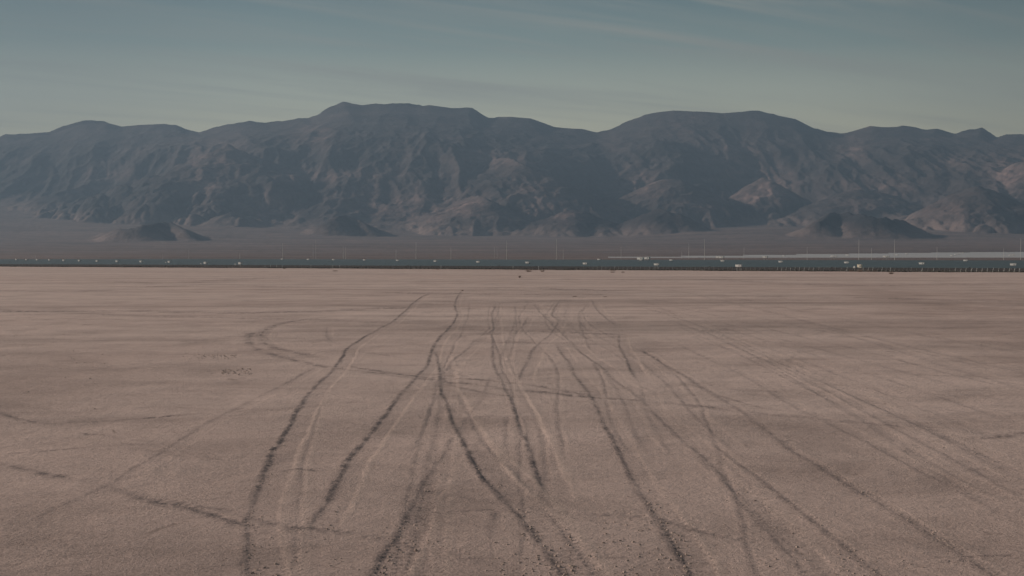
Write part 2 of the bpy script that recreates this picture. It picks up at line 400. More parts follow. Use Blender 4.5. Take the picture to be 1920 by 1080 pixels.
track(Q2, 0.16, 0.03, 0.65, 0.1, 0.2, seed=19, shift=False)
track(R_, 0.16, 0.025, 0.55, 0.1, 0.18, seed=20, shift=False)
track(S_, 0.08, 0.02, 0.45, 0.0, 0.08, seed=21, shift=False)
more = [
 ([(948, 645), (960, 630), (978, 612), (992, 592)], .35, .035, .38, .3, .15), ([(1086, 588), (1089, 615), (1097, 640), (1108, 660)], .35, .035, .38, .3, .13),
 ([(930, 955), (921, 1010), (912, 1062)], .16, .03, .5, .1, .1), ([(948, 780), (945, 830), (950, 880)], .12, .02, .35, .1, .08),
 ([(545, 1095), (548, 960), (560, 885), (576, 815), (592, 770), (612, 728)], .12, .03, .12, .3, .1),
 ([(1120, 1095), (1070, 1020), (1025, 960), (965, 893), (922, 850), (884, 792), (852, 735)], .2, .03, .22, .5, .12),
 ([(1560, 1095), (1440, 985), (1350, 895), (1270, 820), (1215, 765)], .25, .03, .3, .3, .12),
 ([(1960, 1010), (1800, 925), (1640, 840), (1500, 770), (1380, 700), (1260, 640)], .3, .03, .25, .2, .15),
 ([(1940, 900), (1700, 790), (1500, 700), (1340, 625), (1200, 560)], .4, .03, .22, .25, .2),
 ([(1960, 745), (1700, 665), (1500, 600), (1330, 558), (1150, 524)], .5, .04, .25, .5, .3),
 ([(1960, 672), (1700, 622), (1500, 583), (1330, 548)], .5, .04, .15, .6, .3),
 ([(1960, 710), (1660, 640), (1460, 590), (1300, 553)], .5, .04, .2, .5, .3),
 ([(-20, 583), (120, 584), (260, 583), (420, 587), (560, 585), (700, 580), (800, 574)], .3, .05, .75, 0, 2.4),
 ([(-20, 592), (140, 588), (300, 593), (460, 596), (640, 600), (830, 606)], .3, .04, .4, 0, 2.0),
 ([(200, 528), (330, 531), (480, 522), (640, 518)], .3, .05, .5, 0, 6), ([(0, 545), (130, 547), (250, 540), (420, 534), (560, 540)], .3, .05, .4, 0, 5),
 ([(700, 548), (900, 551), (1180, 553)], .3, .05, .6, 0, 4), ([(860, 540), (980, 540), (1190, 546)], .3, .05, .6, 0, 4),
 ([(900, 522), (1150, 525), (1300, 523), (1600, 535), (1940, 530)], .3, .05, .5, 0, 6), ([(1400, 556), (1600, 558), (1940, 566)], .3, .05, .4, 0, 4),
 ([(905, 567), (1000, 566), (1080, 562)], .2, .04, .5, 0, 2.0), ([(900, 616), (980, 620), (1040, 622), (1180, 628), (1240, 632)], .2, .04, .5, 0, .9),
 ([(880, 641), (960, 642), (1150, 645), (1240, 643)], .2, .03, .45, 0, .9),
 ([(612, 612), (610, 624), (618, 638), (645, 648)], .3, .03, .3, .2, .2), ([(650, 655), (720, 665), (800, 680)], .2, .03, .35, 0, .2),
 ([(-20, 765), (40, 783), (110, 793), (240, 787), (380, 776), (560, 770)], .15, .03, .6, 0, .2), ([(-20, 855), (80, 848), (200, 838), (330, 832)], .15, .03, .5, 0, .12),
 ([(130, 814), (190, 815), (250, 825), (330, 830), (400, 826)], .15, .03, .6, 0, .18), ([(1340, 738), (1440, 766), (1560, 775)], .15, .03, .5, 0, .2),
 ([(1540, 787), (1660, 797), (1760, 801), (1850, 812), (1960, 815)], .2, .03, .7, 0, .3), ([(1800, 825), (1870, 822), (1950, 812)], .2, .03, .8, 0, .4),
 ([(540, 605), (640, 602), (760, 606), (930, 612)], .2, .03, .45, 0, .9), ([(700, 700), (820, 716), (930, 740), (1080, 752), (1230, 757)], .15, .03, .5, 0, .2),
 ([(500, 888), (560, 880), (600, 884)], .1, .03, .6, 0, .12), ([(530, 985), (590, 1000), (690, 1018), (760, 1012)], .2, .03, .7, 0, .22),
 ([(790, 1040), (900, 1048), (960, 1060), (1060, 1070)], .2, .03, .8, 0, .25), ([(1310, 628), (1330, 642), (1400, 662), (1480, 690), (1560, 740)], .3, .03, .22, .2, .2),
]
rt = random.Random(11)
for k in range(13):      # fan of faint tracks running to the right
    yr_ = 600 + k * 36 + rt.uniform(-9, 9); x0_ = 1120 + 14 * k + rt.uniform(-20, 20); y0_ = 530 + 7 * k
    P_ = [(x0_ + (1950 - x0_) * q, y0_ + (yr_ - y0_) * (q ** 1.12) + rt.uniform(-2, 2)) for q in (0, .2, .4, .6, .8, 1)]
    more.append((P_, .3, .03, rt.uniform(.14, .30), rt.uniform(0, .4), .16))
for k in range(11):      # faint overlapping pairs in the middle
    xa = rt.uniform(700, 1500); xb = 960 + (xa - 960) * .30 + rt.uniform(-60, 120); xm = (xa * .45 + xb * .55) + rt.uniform(-40, 40)
    more.append(([(xa, rt.choice([1095, 960, 880])), (xa * .72 + xb * .28 + rt.uniform(-12, 12), 800), (xm, 690), (xb + rt.uniform(-20, 20), 610), (xb, 565)], rt.choice([.12, .3, .4]), .03, rt.uniform(.16, .34), rt.uniform(0, .3), .11))
for k in range(90):      # broken crusty lips lying across the view
    yy_ = 560 + 500 * rt.random() ** 1.2; xx_ = rt.uniform(0, 1900); L_ = rt.uniform(40, 190); sl_ = rt.uniform(-.03, .10)
    P_ = [(xx_ + L_ * q, yy_ + sl_ * L_ * q + rt.uniform(-1.5, 1.5)) for q in (0, .33, .66, 1)]
    more.append((P_, .1, .04, rt.uniform(.35, .85), 0, max(.06, 14.0 / (yy_ - 480))))
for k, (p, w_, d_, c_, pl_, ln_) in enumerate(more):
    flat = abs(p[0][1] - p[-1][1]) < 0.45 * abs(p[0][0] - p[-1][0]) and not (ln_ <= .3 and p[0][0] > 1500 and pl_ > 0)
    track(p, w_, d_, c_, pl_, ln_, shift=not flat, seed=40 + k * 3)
# ripples and pans of the clay itself
GZ += 0.010 * fbm(GX * 0.9, GY * 0.5, 4, 77) + 0.05 * fbm(GX * 0.05, GY * 0.03, 3, 78)
GZ[:, 0] = 0; GZ[:, -1] = 0
# darker driven lane on the right, plus lens falloff painted toward the edges
TX = GX / np.maximum(GY, 1)
q1 = GX - (12 + 0.17 * GY) + 4 * fbm(GX / 14, GY / 30, 3, 88)
LANE_VIGNETTE = 0.75 * sst(-3, 10, q1) * (1 - sst(170, 420, GY)) * np.clip(0.65 + 0.8 * fbm(GX / 9, GY / 26, 4, 89), 0, 1)
LANE_VIGNETTE = np.maximum(LANE_VIGNETTE, (1 - sst(28, 60, GY + 8 * fbm(GX / 8, GY / 12, 3, 90))) * 0.45)  # lens falloff painted into the near ground
LANE_VIGNETTE = np.maximum(LANE_VIGNETTE, 0.55 * sst(4, 16, -GX - 0.14 * GY + 4 * fbm(GX / 14, GY / 20, 3, 92)) * (1 - sst(60, 110, GY)))  # lens falloff painted at lower left
LANE_VIGNETTE = np.clip(LANE_VIGNETTE, 0, 1)
playa = grid_mesh('dry_lake_ground', GX, GY, GZ, M_PLAYA, {'churn_shade': CH, 'pale': PA, 'lane_vignette': LANE_VIGNETTE})
tag(playa, kind='structure')
# same lake bed behind the viewer
bx_, by_ = np.meshgrid(np.linspace(-3000, 3000, 13), np.array([-3000.0, -800.0, -100.0, 1.5]))
back = grid_mesh('dry_lake_ground', bx_, by_, bx_ * 0 + 0.0, M_PLAYA); back['kind'] = 'structure'

# ------------------------------------------------------------------ desert floor beyond the lake
tt = np.concatenate([np.linspace(-6, -0.6, 20)[:-1], np.linspace(-0.6, 0.6, 300), np.linspace(0.6, 6, 20)[1:]])[None, :]
yy = np.geomspace(300, 4600, 160)[:, None]
FY = yy * np.ones_like(tt); FX_ = FY * tt
FZ = floor_z(FX_, FY) + 0.10 * fbm(FX_ / 30, FY / 30, 4, 3) * sst(0, 60, FY - playa_edge(tt) - 10)
tag(grid_mesh('desert_floor', FX_, FY, FZ, M_FLOOR), kind='structure')

# ------------------------------------------------------------------ mountains and fans
SKYL = [(-900, 300), (-600, 262), (-420, 275), (-250, 244), (-100, 262), (0, 256), (12, 250), (40, 253), (95, 252), (120, 243), (160, 231), (200, 229), (230, 236), (262, 233), (310, 231), (330, 234), (350, 241), (375, 247), (400, 241), (430, 233), (470, 228), (500, 232), (530, 226), (560, 221), (580, 222), (600, 213), (620, 203), (645, 191), (680, 196), (705, 193), (740, 196), (780, 199), (807, 196), (850, 202), (885, 204), (900, 214), (916, 222), (935, 218), (960, 218), (995, 221), (1015, 228), (1040, 237), (1075, 240), (1095, 243), (1118, 248), (1138, 247), (1160, 238), (1185, 225), (1208, 214), (1235, 209), (1262, 206), (1330, 209), (1355, 211), (1385, 209), (1420, 210), (1450, 214), (1490, 222), (1520, 237), (1545, 248), (1575, 251), (1600, 244), (1630, 235), (1660, 238), (1690, 236), (1715, 239), (1735, 242), (1755, 240), (1790, 250), (1820, 246), (1840, 243), (1868, 257), (1885, 251), (1910, 250), (1930, 252), (2050, 262), (2200, 240), (2400, 270), (2700, 250), (3000, 300)]
sk = np.array(SKYL, float)
mt = np.linspace(-0.62, 0.62, 1250)[None, :]
my = np.concatenate([np.linspace(4500, 7600, 60)[:-1], np.linspace(7600, 12600, 540), np.linspace(12600, 17000, 30)[1:]])[:, None]
MY = my * np.ones_like(mt); MX = MY * mt
def fan_up(X, Y):
    d = np.maximum(np.minimum(Y, 11500) - 6900 - 900 * fbm(X / 1500, Y / 2500, 3, 61), 0)
    return np.interp(tan_px(X / Y), [0, 400, 600, 1100, 1300, 1900], [1, .8, .4, .4, .9, .8]) * 0.085 * d * d / (d + 1900)
fan = floor_z(MX, MY) + fan_up(MX, MY) + 22 * fbm(MX / 1400, MY / 2500, 3, 7) * sst(5500, 8500, MY) + 30 * sst(-0.2, -0.32, MX / MY) * sst(6000, 9000, MY)
# warp
wx = 260 * fbm(MX / 1500, MY / 1500, 3, 11); wy = 260 * fbm(MX / 1500, MY / 1500, 3, 12)
px = tan_px(mt) * np.ones_like(MY)
CD = 12000.0                                     # depth of the main crest
yc = np.interp(px[0], sk[:, 0], sk[:, 1])[None, :]
zc = HC + (HOR - yc) / F * CD
foot = 450 * fbm(mt * 14, mt * 0, 3, 21) + np.interp(px[0], [0, 200, 330, 500, 800, 1100, 1250, 1450, 1560, 1700, 1920], [9900, 9600, 9200, 8500, 8400, 8600, 9300, 9900, 9500, 9200, 8800])[None, :]
u = np.clip((MY - foot) / (CD - foot), 0, 1)
prof = 0.16 * sst(0, .35, u) + 0.22 * sst(.2, .6, u) + 0.62 * u ** 1.7
fanc = floor_z(CD * mt, CD + 0 * mt)
fan_m = fan
xk = np.linspace(-1200, 3200, 4401); yk = np.interp(xk, sk[:, 0], sk[:, 1])
ker = np.hanning(241); ker /= ker.sum(); ysm = np.convolve(np.pad(yk, 120, mode='edge'), ker, 'valid')
ker2 = np.hanning(15); ker2 /= ker2.sum(); yk2 = np.convolve(np.pad(yk, 7, mode='edge'), ker2, 'valid')
pxw = px + (1 - u) * (150 * fbm(MX / 900, MY / 900, 4, 201) + 40 * fbm(MX / 220, MY / 350, 3, 203))
wgt = sst(.72, 1.0, u)
ycf = np.interp(pxw, xk, yk2) * wgt + np.interp(pxw, xk, ysm) * (1 - wgt)
zcf = HC + (HOR - ycf) / F * CD
gul = ridged((MX + wx) / 620, (MY + wy) / 1900, 5, 31)
gul2 = ridged((MX + wy * .6) / 240, (MY + wx * .6) / 620, 4, 37)
env = np.sin(np.clip(u, 0, 1) * math.pi) ** 0.8 * (1 - 0.62 * sst(.35, .80, u))
main = np.where(u < 1, (1 - prof) * fan_m + prof * zcf + env * (gul - 0.55) * 140 + env * (gul2 - 0.5) * 60, 0)
behind = zc - (MY - CD) * 0.42 + 40 * fbm(MX / 300, MY / 300, 4, 5)
main = np.where(MY > CD, np.maximum(behind, 200), main)
main = np.where(u <= 0, -1e3, main)
# keep the flank below the sight line to the crest so the skyline stays the crest's
cap = HC + (zc - HC) / CD * MY - 8 - 0.03 * (CD - MY)
main = np.where(MY < CD, np.minimum(main, cap), main)
Z = np.maximum(fan, main)
# foothills: (photograph points of the crest, depth, slope, gully amplitude)
DARK = {0, 3, 6, 10, 14}
darkm = np.zeros_like(Z)
HILLS = [
 ([(150, 449), (190, 437), (230, 428), (270, 421), (308, 416), (335, 424), (362, 446)], 6900, .42, 25),
 ([(330, 420), (350, 370), (372, 325), (395, 305), (425, 270)], 9900, .42, 70),
 ([(395, 400), (430, 372), (470, 350), (512, 338), (560, 325), (640, 324), (720, 328), (790, 334), (850, 347)], 10300, .55, 90),
 ([(600, 446), (620, 418), (640, 403), (668, 410), (690, 425), (720, 446)], 7900, .50, 30),
 ([(760, 440), (800, 410), (850, 380), (895, 366), (930, 385), (960, 410), (1010, 440)], 8900, .46, 60),
 ([(860, 350), (900, 310), (945, 296), (985, 308), (1020, 330), (1060, 365), (1120, 395), (1160, 425)], 9800, .45, 90),
 ([(1190, 425), (1215, 400), (1240, 389), (1262, 398), (1290, 410)], 8300, .5, 30),
 ([(1150, 400), (1200, 352), (1260, 335), (1310, 350), (1340, 362), (1400, 385)], 9800, .5, 90),
 ([(1395, 380), (1425, 335), (1450, 340), (1480, 362), (1510, 385)], 10000, .62, 60),
 ([(1500, 390), (1560, 368), (1610, 353), (1660, 362), (1700, 385), (1740, 400)], 9700, .36, 50),
 ([(1515, 436), (1540, 412), (1566, 397), (1600, 400), (1650, 406), (1690, 412), (1715, 428)], 7500, .52, 30),
 ([(1705, 428), (1745, 398), (1785, 370), (1822, 348), (1850, 352), (1880, 372), (1930, 380), (2000, 350), (2100, 380)], 8800, .50, 60),
 ([(1830, 372), (1870, 330), (1905, 305), (1960, 300), (2040, 330)], 10000, .6, 90),
 ([(-60, 430), (0, 400), (60, 372), (140, 352), (200, 335), (260, 352), (320, 380)], 10300, .40, 80),
 ([(1000, 440), (1045, 410), (1075, 392), (1105, 405), (1150, 432)], 8600, .36, 30),
 ([(380, 445), (420, 405), (440, 396), (470, 410), (500, 440)], 8700, .42, 40),
 ([(560, 270), (600, 262), (650, 268), (720, 290), (780, 305)], 11300, .6, 60),
 ([(1230, 262), (1290, 270), (1350, 300), (1400, 325)], 11000, .6, 70),
]
for hi, (cr, dep, slope, amp) in enumerate(HILLS):
    P = smooth_path(cr, 5); W3 = []
    for j, (a, b_) in enumerate(P):
        dd = dep + 260 * math.sin(j * 0.37 + hi) * (1 if len(cr) > 6 else .5)
        W3.append(at_depth(a, b_, dd))
    W3 = np.array(W3); best = np.full(MX.shape, -1e4)
    hmax = (W3[:, 2].max() - 60) / slope + 400
    c0 = max(0, int(np.searchsorted(mt[0], (W3[:, 0].min() - hmax) / (dep - 500)))); c1 = int(np.searchsorted(mt[0], (W3[:, 0].max() + hmax) / (dep - 500)))
    r0 = int(np.searchsorted(my[:, 0], W3[:, 1].min() - hmax)); r1 = int(np.searchsorted(my[:, 0], W3[:, 1].max() + hmax))
    sx = MX[r0:r1, c0:c1]; sy = MY[r0:r1, c0:c1]; bb = np.full(sx.shape, -1e4)
    wxx = sx + 0.35 * wx[r0:r1, c0:c1]; 
    g1 = ridged(wxx / 330 + hi, sy / 560, 4, 50 + hi); g2 = ridged(wxx / 120, (sy + wy[r0:r1, c0:c1]) / 160, 4, 70 + hi)
    dmin = np.full(sx.shape, 1e5)
    for i in range(len(W3) - 1):
        a, b_ = W3[i], W3[i + 1]; ab = b_[:2] - a[:2]; l2 = ab @ ab + 1e-6
        uu = np.clip(((sx - a[0]) * ab[0] + (sy - a[1]) * ab[1]) / l2, 0, 1)
        dd = np.hypot(sx - a[0] - uu * ab[0], sy - a[1] - uu * ab[1])
        h_ = a[2] + uu * (b_[2] - a[2])
        bb = np.maximum(bb, h_ - slope * dd * (0.75 + 0.5 * g1)); dmin = np.minimum(dmin, dd)
    e2 = sst(0, 300, dmin)
    bb = bb + (g1 - .5) * amp * .75 * e2 + (g2 - .5) * amp * .4 * e2 - 3
    if hi in DARK:
        dk = darkm[r0:r1, c0:c1]; dk[:] = np.maximum(dk, sst(-2, 12, bb - Z[r0:r1, c0:c1]))
    Zs = Z[r0:r1, c0:c1]; k = 14.0
    dlt = bb - Zs; hh = np.clip(0.5 + 0.5 * dlt / k, 0, 1)
    Z[r0:r1, c0:c1] = Zs * (1 - hh) + bb * hh + k * hh * (1 - hh) * 0.5
rockness = sst(6, 45, Z - fan)
rockcol = sst(4, 90, Z - fan + 30 * fbm(MX / 200, MY / 300, 4, 15))
Z = Z + rockness * ((14 - 9 * sst(10000, 11000, MY)) * fbm(MX / 90, MY / 90, 4, 91)) * np.where(np.abs(MY - CD) < 60, 0.25, 1)
Z = Z + (1 - rockness) * 4 * fbm(MX / 260, MY / 600, 4, 93) * sst(4600, 5400, MY)
# pale outcrops (photograph spots -> places on the range)
OUT = [(400, 300, 70, 40, .6), (385, 345, 45, 40, .55), (545, 330, 30, 14, .6), (590, 255, 40, 26, .5), (650, 330, 90, 12, .5), (680, 380, 70, 40, .45), (780, 395, 70, 40, .75), (870, 385, 50, 26, .8), (930, 300, 70, 16, .5), (1010, 370, 60, 30, .55), (1205, 345, 60, 30, .55), (1290, 225, 60, 60, .28), (1370, 300, 60, 45, .55), (1375, 325, 40, 14, .6), (1445, 350, 40, 34, 1.0), (1410, 370, 60, 14, .8), (1500, 343, 10, 5, .7), (1600, 280, 26, 26, .5), (1625, 235, 26, 12, .4), (1650, 350, 90, 20, .45), (1610, 385, 60, 14, .5), (1785, 305, 50, 16, .35), (1890, 325, 40, 36, .9), (1780, 400, 70, 34, .4), (1150, 270, 30, 20, .2), (500, 390, 60, 34, .5), (440, 300, 50, 20, .4), (1060, 405, 40, 16, .5), (200, 325, 50, 14, .4), (1170, 390, 40, 20, .4), (1300, 385, 50, 24, .4), (330, 420, 40, 20, .4)]
vpx = px; vpy = HOR - (Z - HC) / MY * F
outc = np.zeros_like(Z)
for (a, b_, ra, rb, k) in OUT:
    outc = np.maximum(outc, k * np.exp(-(((vpx - a) / ra) ** 2 + ((vpy - b_) / rb) ** 2)))
outc = outc * sst(7000, 8200, MY) * np.clip(0.35 + 1.3 * ridged(MX / 140, MY / 300 + Z / 100, 4, 101), 0, 1.5)

def rock_material():
    m = bpy.data.materials.new('desert_mountain_rock'); m.use_nodes = True; t = m.node_tree; b = t.nodes['Principled BSDF']
    b.inputs['Roughness'].default_value = 1.0; b.inputs['Specular IOR Level'].default_value = 0.1
    geo = N(t, 'ShaderNodeNewGeometry'); P = geo.outputs['Position']
    n = N(t, 'ShaderNodeTexNoise', Scale=0.0028, Detail=8, Roughness=0.62, Distortion=0.8); lk(t, P, n.inputs['Vector'])
    rock = ramp(t, n.outputs[0], [(0.3, (0.034, 0.031, 0.033)), (0.5, (0.046, 0.040, 0.041)), (0.68, (0.074, 0.060, 0.060))])
    # tilted strata
    mm = N(t, 'ShaderNodeMapping'); lk(t, P, mm.inputs[0]); mm.inputs['Rotation'].default_value = (0.03, 0.07, 0); mm.inputs['Scale'].default_value = (0.0006, 0.0006, 0.018)
    s = N(t, 'ShaderNodeTexNoise', Scale=1.0, Detail=5, Roughness=0.6, Distortion=0.3); lk(t, mm.outputs[0], s.inputs['Vector'])
    rock = mixc(t, 1.0, rock, ramp(t, s.outputs[0], [(0.35, 0.80), (0.5, 1.0), (0.65, 1.30)]), 'MULTIPLY')
    a0 = N(t, 'ShaderNodeAttribute'); a0.attribute_name = 'varnish'
    rock = mixc(t, math_node(t, 'MULTIPLY', a0.outputs['Fac'], 0.8), rock, (0.018, 0.018, 0.022))
    a1 = N(t, 'ShaderNodeAttribute'); a1.attribute_name = 'outcrop'
    n3 = N(t, 'ShaderNodeTexNoise', Scale=0.012, Detail=6, Roughness=0.7); lk(t, P, n3.inputs['Vector'])
    of = math_node(t, 'MULTIPLY', a1.outputs['Fac'], ramp(t, n3.outputs[0], [(0.35, 0.25), (0.62, 1.1)]), clamp=True)
    rock = mixc(t, of, rock, (0.27, 0.185, 0.170))
    mp_ = N(t, 'ShaderNodeMapping'); lk(t, P, mp_.inputs[0]); mp_.inputs['Scale'].default_value = (0.4, 1.3, 0.4)
    nf = N(t, 'ShaderNodeTexNoise', Scale=0.0025, Detail=9, Roughness=0.62, Distortion=0.6); lk(t, mp_.outputs[0], nf.inputs['Vector'])
    fanc_ = ramp(t, nf.outputs[0], [(0.30, (0.110, 0.084, 0.078)), (0.5, (0.160, 0.120, 0.110)), (0.70, (0.210, 0.155, 0.142))])
    n5 = N(t, 'ShaderNodeTexNoise', Scale=0.012, Detail=6, Roughness=0.75); lk(t, P, n5.inputs['Vector'])
    fanc_ = mixc(t, 1.0, fanc_, ramp(t, n5.outputs[0], [(0.35, 0.72), (0.5, 1.0), (0.65, 1.2)]), 'MULTIPLY')
    a2 = N(t, 'ShaderNodeAttribute'); a2.attribute_name = 'rock'
    col = mixc(t, a2.outputs['Fac'], fanc_, rock)
    lk(t, col, b.inputs['Base Color'])
    bn = N(t, 'ShaderNodeTexNoise', Scale=0.02, Detail=6, Roughness=0.6); lk(t, P, bn.inputs['Vector'])
    bp = N(t, 'ShaderNodeBump', Strength=0.8, Distance=14.0); lk(t, bn.outputs[0], bp.inputs['Height']); lk(t, bp.outputs[0], b.inputs['Normal'])
    return m
M_ROCK = rock_material()
tag(grid_mesh('mountains', MX, MY, Z, M_ROCK, {'outcrop': outc, 'varnish': darkm, 'rock': rockcol}), kind='structure')

# ------------------------------------------------------------------ solar field
M_GLASS = mat_basic('panel_glass', (0.055, 0.068, 0.068), 0.45, 0.0, 0.15, 0.05)
M_PALE_GLINT = mat_basic('pale_panel_glint', (0.43, 0.415, 0.41), 0.6, 0.0, 0.06, 0.02)  # pale colour stands in for sky glint on the panels
M_STEEL = mat_basic('galvanised_steel', (0.30, 0.30, 0.30), 0.5, 0.6, 0.1)
M_WHITE = mat_basic('white_painted_steel', (0.70, 0.70, 0.69), 0.45, 0.0, 0.04)
M_BEIGE = mat_basic('beige_painted_steel', (0.85, 0.76, 0.62), 0.6, 0.0, 0.06)
M_GREY = mat_basic('grey_louvre', (0.33, 0.33, 0.33), 0.6, 0.0, 0.1)
M_POST = mat_basic('pale_fence_post', (0.42, 0.43, 0.42), 0.6, 0.2, 0.1)
M_MAST = mat_basic('weathered_mast_steel', (0.55, 0.54, 0.52), 0.6, 0.0, 0.08)
M_TWIG = mat_basic('dry_brown_twigs', (0.19, 0.135, 0.10), 0.9, 0.0, 0.3, 6)

# rows run parallel to the far shore of the lake
uu = np.array([-0.819, 0.574]); nn_ = np.array([0.574, 0.819]); ANG = math.atan2(uu[1], uu[0]) + math.pi
LEN = 64.0
def table_mesh(full):
    """tilted table: low edge toward -n (the lake), 64 m long, local x along the row, local y away from the lake"""
    g = MB(); r = MB()
    a, zl, zh, dpt = LEN / 2 - 0.4, 1.45, 2.1, 3.6
    th = 0.06
    g.hexa([(-a, -dpt / 2, zl - th), (a, -dpt / 2, zl - th), (a, dpt / 2, zh - th), (-a, dpt / 2, zh - th), (-a, -dpt / 2, zl), (a, -dpt / 2, zl), (a, dpt / 2, zh), (-a, dpt / 2, zh)])
    return g
gm = table_mesh(True).mesh('panel', M_GLASS)
rk = MB()
for k in range(17):
    x = -31 + k * 62 / 16
    rk.tube((x, 0, -0.4), (x, 0, 1.68), 0.07, 0.07, 6)
    rk.hexa([(x - .04, -1.6, 1.36), (x + .04, -1.6, 1.36), (x + .04, 1.6, 1.92), (x - .04, 1.6, 1.92), (x - .04, -1.6, 1.42), (x + .04, -1.6, 1.42), (x + .04, 1.6, 1.98), (x - .04, 1.6, 1.98)])
rk.box((0, 0, 1.62), (62.2, .1, .1)); rk_me = rk.mesh('rack', M_STEEL)
tables = []
def place_table(c, row):
    z = fz(c[0], c[1])
    if not tables:
        t = empty('solar_table', (c[0], c[1], z), ANG); obj('panel', gm, t); obj('rack', rk_me, t)
    else:
        t = copy_tree(tables[0]); t.location = (c[0], c[1], z)
    tables.append(t)
    if row == 0: lb = 'long dark solar panel table on the front row facing the dry lake edge'
    elif row < 4: lb = 'long dark solar panel table just behind the front row of the near field'
    else: lb = 'long dark solar panel table deep inside the dark near solar field'
    tag(t, lb, 'solar panel', ['front row panel tables', 'panel tables behind the front row', 'panel tables deep in the near field'][0 if row == 0 else 1 if row < 4 else 2])
Y0 = F * HC / (16.2 + 960 * 11.4 / 1920)
P0 = np.array([0.0, Y0]) + nn_ * 34
row = 0; dist = 0.0
while dist < 640 and len(tables) < 296:
    for j in range(-14, 22):
        c = P0 + nn_ * dist + uu * (j * LEN + (row % 2) * 0)
        t_ = c[0] / c[1]
        if -0.42 < t_ < 0.41 and c[1] < 1750: place_table(c, row)
    row += 1; dist += 26 + row * 1.1
print('near tables', len(tables), 'dist', dist)

# far pale field: panel tops toward the viewer, their sky glint painted as pale grey
gb = MB(); a = 74.0
gb.hexa([(-a, -3.4, .95), (a, -3.4, .95), (a, 3.4, 2.45), (-a, 3.4, 2.45), (-a, -3.4, 1.03), (a, -3.4, 1.03), (a, 3.4, 2.53), (-a, 3.4, 2.53)])
gb_me = gb.mesh('panel', M_PALE_GLINT)
rb = MB()
for k in range(13):
    x = -72 + k * 12; rb.tube((x, 0, -0.5), (x, 0, 1.7), 0.09, 0.09, 6)
rb.box((0, 0, 1.6), (144.3, .1, .1)); rb_me = rb.mesh('rack', M_STEEL)
pale = []
TOPL = np.array([(1075, 485.8), (1180, 483.2), (1300, 481), (1500, 478.4), (1700, 475.2), (1800, 474.0), (1920, 473.2), (2100, 472.5)], float)
def depth_row(yy_, t):
    """depth at which the ground in direction t is seen at row yy_"""
    ys = np.arange(1700, 6000, 4.0); v = HOR - (floor_z(t * ys, ys) + 1.2 - HC) / ys * F
    return float(ys[np.argmax(v <= yy_)])
yr = 2420.0; prow = 0
while yr < 4300:
    for j in range(0, 16):
        x = 90 + j * 152.0; t_ = x / yr; pxx = 960 + t_ * F
        if pxx < 1065 or t_ > 0.41: continue
        dtop = depth_row(np.interp(pxx, TOPL[:, 0], TOPL[:, 1]), t_)
        if yr > dtop: continue
        z = fz(x, yr)
        if not pale:
            t = empty('solar_table', (x, yr, z), 0); obj('panel', gb_me, t); obj('rack', rb_me, t)
        else: t = copy_tree(pale[0]); t.location = (x, yr, z)
        pale.append(t)
        tag(t, 'long pale solar panel table in the distant light grey field on the right', 'solar panel', 'panel tables of the distant pale field')
    prow += 1; yr += 66 + prow * 0.8
print('pale tables', len(pale))

# ------------------------------------------------------------------ inverter stations
cab = MB(); cab.box((0, 0, 0), (3.1, 1.6, .95)); cab_me = cab.mesh('cabinet', M_WHITE)
cap_ = MB(); cap_.box((0, 0, 0), (3.3, 1.8, 0.1)); cap_me = cap_.mesh('roof_cap', M_WHITE)
lou = MB()
for k in range(5): lou.box((0.62, -0.82, -0.28 + k * 0.14), (0.8, 0.04, 0.08))
lou_me = lou.mesh('louvre', M_GREY)
skd = MB()
for sx_ in (-1, 1):
    for sy_ in (-.6, .6): skd.box((sx_, sy_, -1.6), (0.14, 0.14, 2.05))
skd.box((0, 0, -.535), (2.5, 1.6, .1)); skd_me = skd.mesh('stand', M_STEEL)
inv0 = [None]
ORD = ['first', 'second', 'third', 'fourth', 'fifth', 'sixth', 'seventh', 'eighth', 'ninth', 'tenth', 'eleventh', 'twelfth', 'thirteenth', 'fourteenth', 'fifteenth', 'sixteenth', 'seventeenth', 'eighteenth', 'nineteenth', 'twentieth', 'twenty-first', 'twenty-second', 'twenty-third', 'twenty-fourth', 'twenty-fifth', 'twenty-sixth', 'twenty-seventh']
def inverter(px_, py_, label, group, s=1.0, above=2.75, depth=None):
    t_ = (px_ - 960) / F; ys = np.arange(560, 6000, 2.0)
    if depth is None:
        v = HOR - (floor_z(t_ * ys, ys) + above - HC) / ys * F
        k = np.argmin(np.abs(v - py_)); Yd = ys[k]
    else: Yd = depth
    x, y, z = at_depth(px_, py_, Yd)
    if inv0[0] is None:
        e = empty('inverter_cabinet', (x, y, z)); inv0[0] = e
        obj('cabinet', cab_me, e); obj('roof_cap', cap_me, e, (0, 0, .53)); obj('louvre', lou_me, e); obj('stand', skd_me, e)
    else: e = copy_tree(inv0[0]); e.location = (x, y, z)
    e.scale = (s * (0.62 if group == 'cabinets of the left row' else 0.95), s, s); e.rotation_euler = (0, 0, ANG)
    tag(e, label, 'electrical cabinet', group)
row1 = [(451, 493.6), (386, 492.8), (318, 490.8), (265, 490.2), (220, 489.6), (182.5, 489.2), (149, 488.4), (120, 487.9), (93, 487.2), (70, 486.8), (50, 486.6), (31, 486.4)]
for i, (a_, b_) in enumerate(row1):
    inverter(a_, b_, 'small white cabinet above dark panels, %s from right in the leftmost row' % ORD[i], 'cabinets of the left row', 1.1)
for a_, b_, q in ((441.5, 495.2, 'first'), (377, 494.2, 'second'), (311, 491.9, 'third')):
    inverter(a_, b_, 'tiny white cabinet just left of the %s large cabinet of the left row' % q, 'tiny cabinets', 0.34, 2.3)
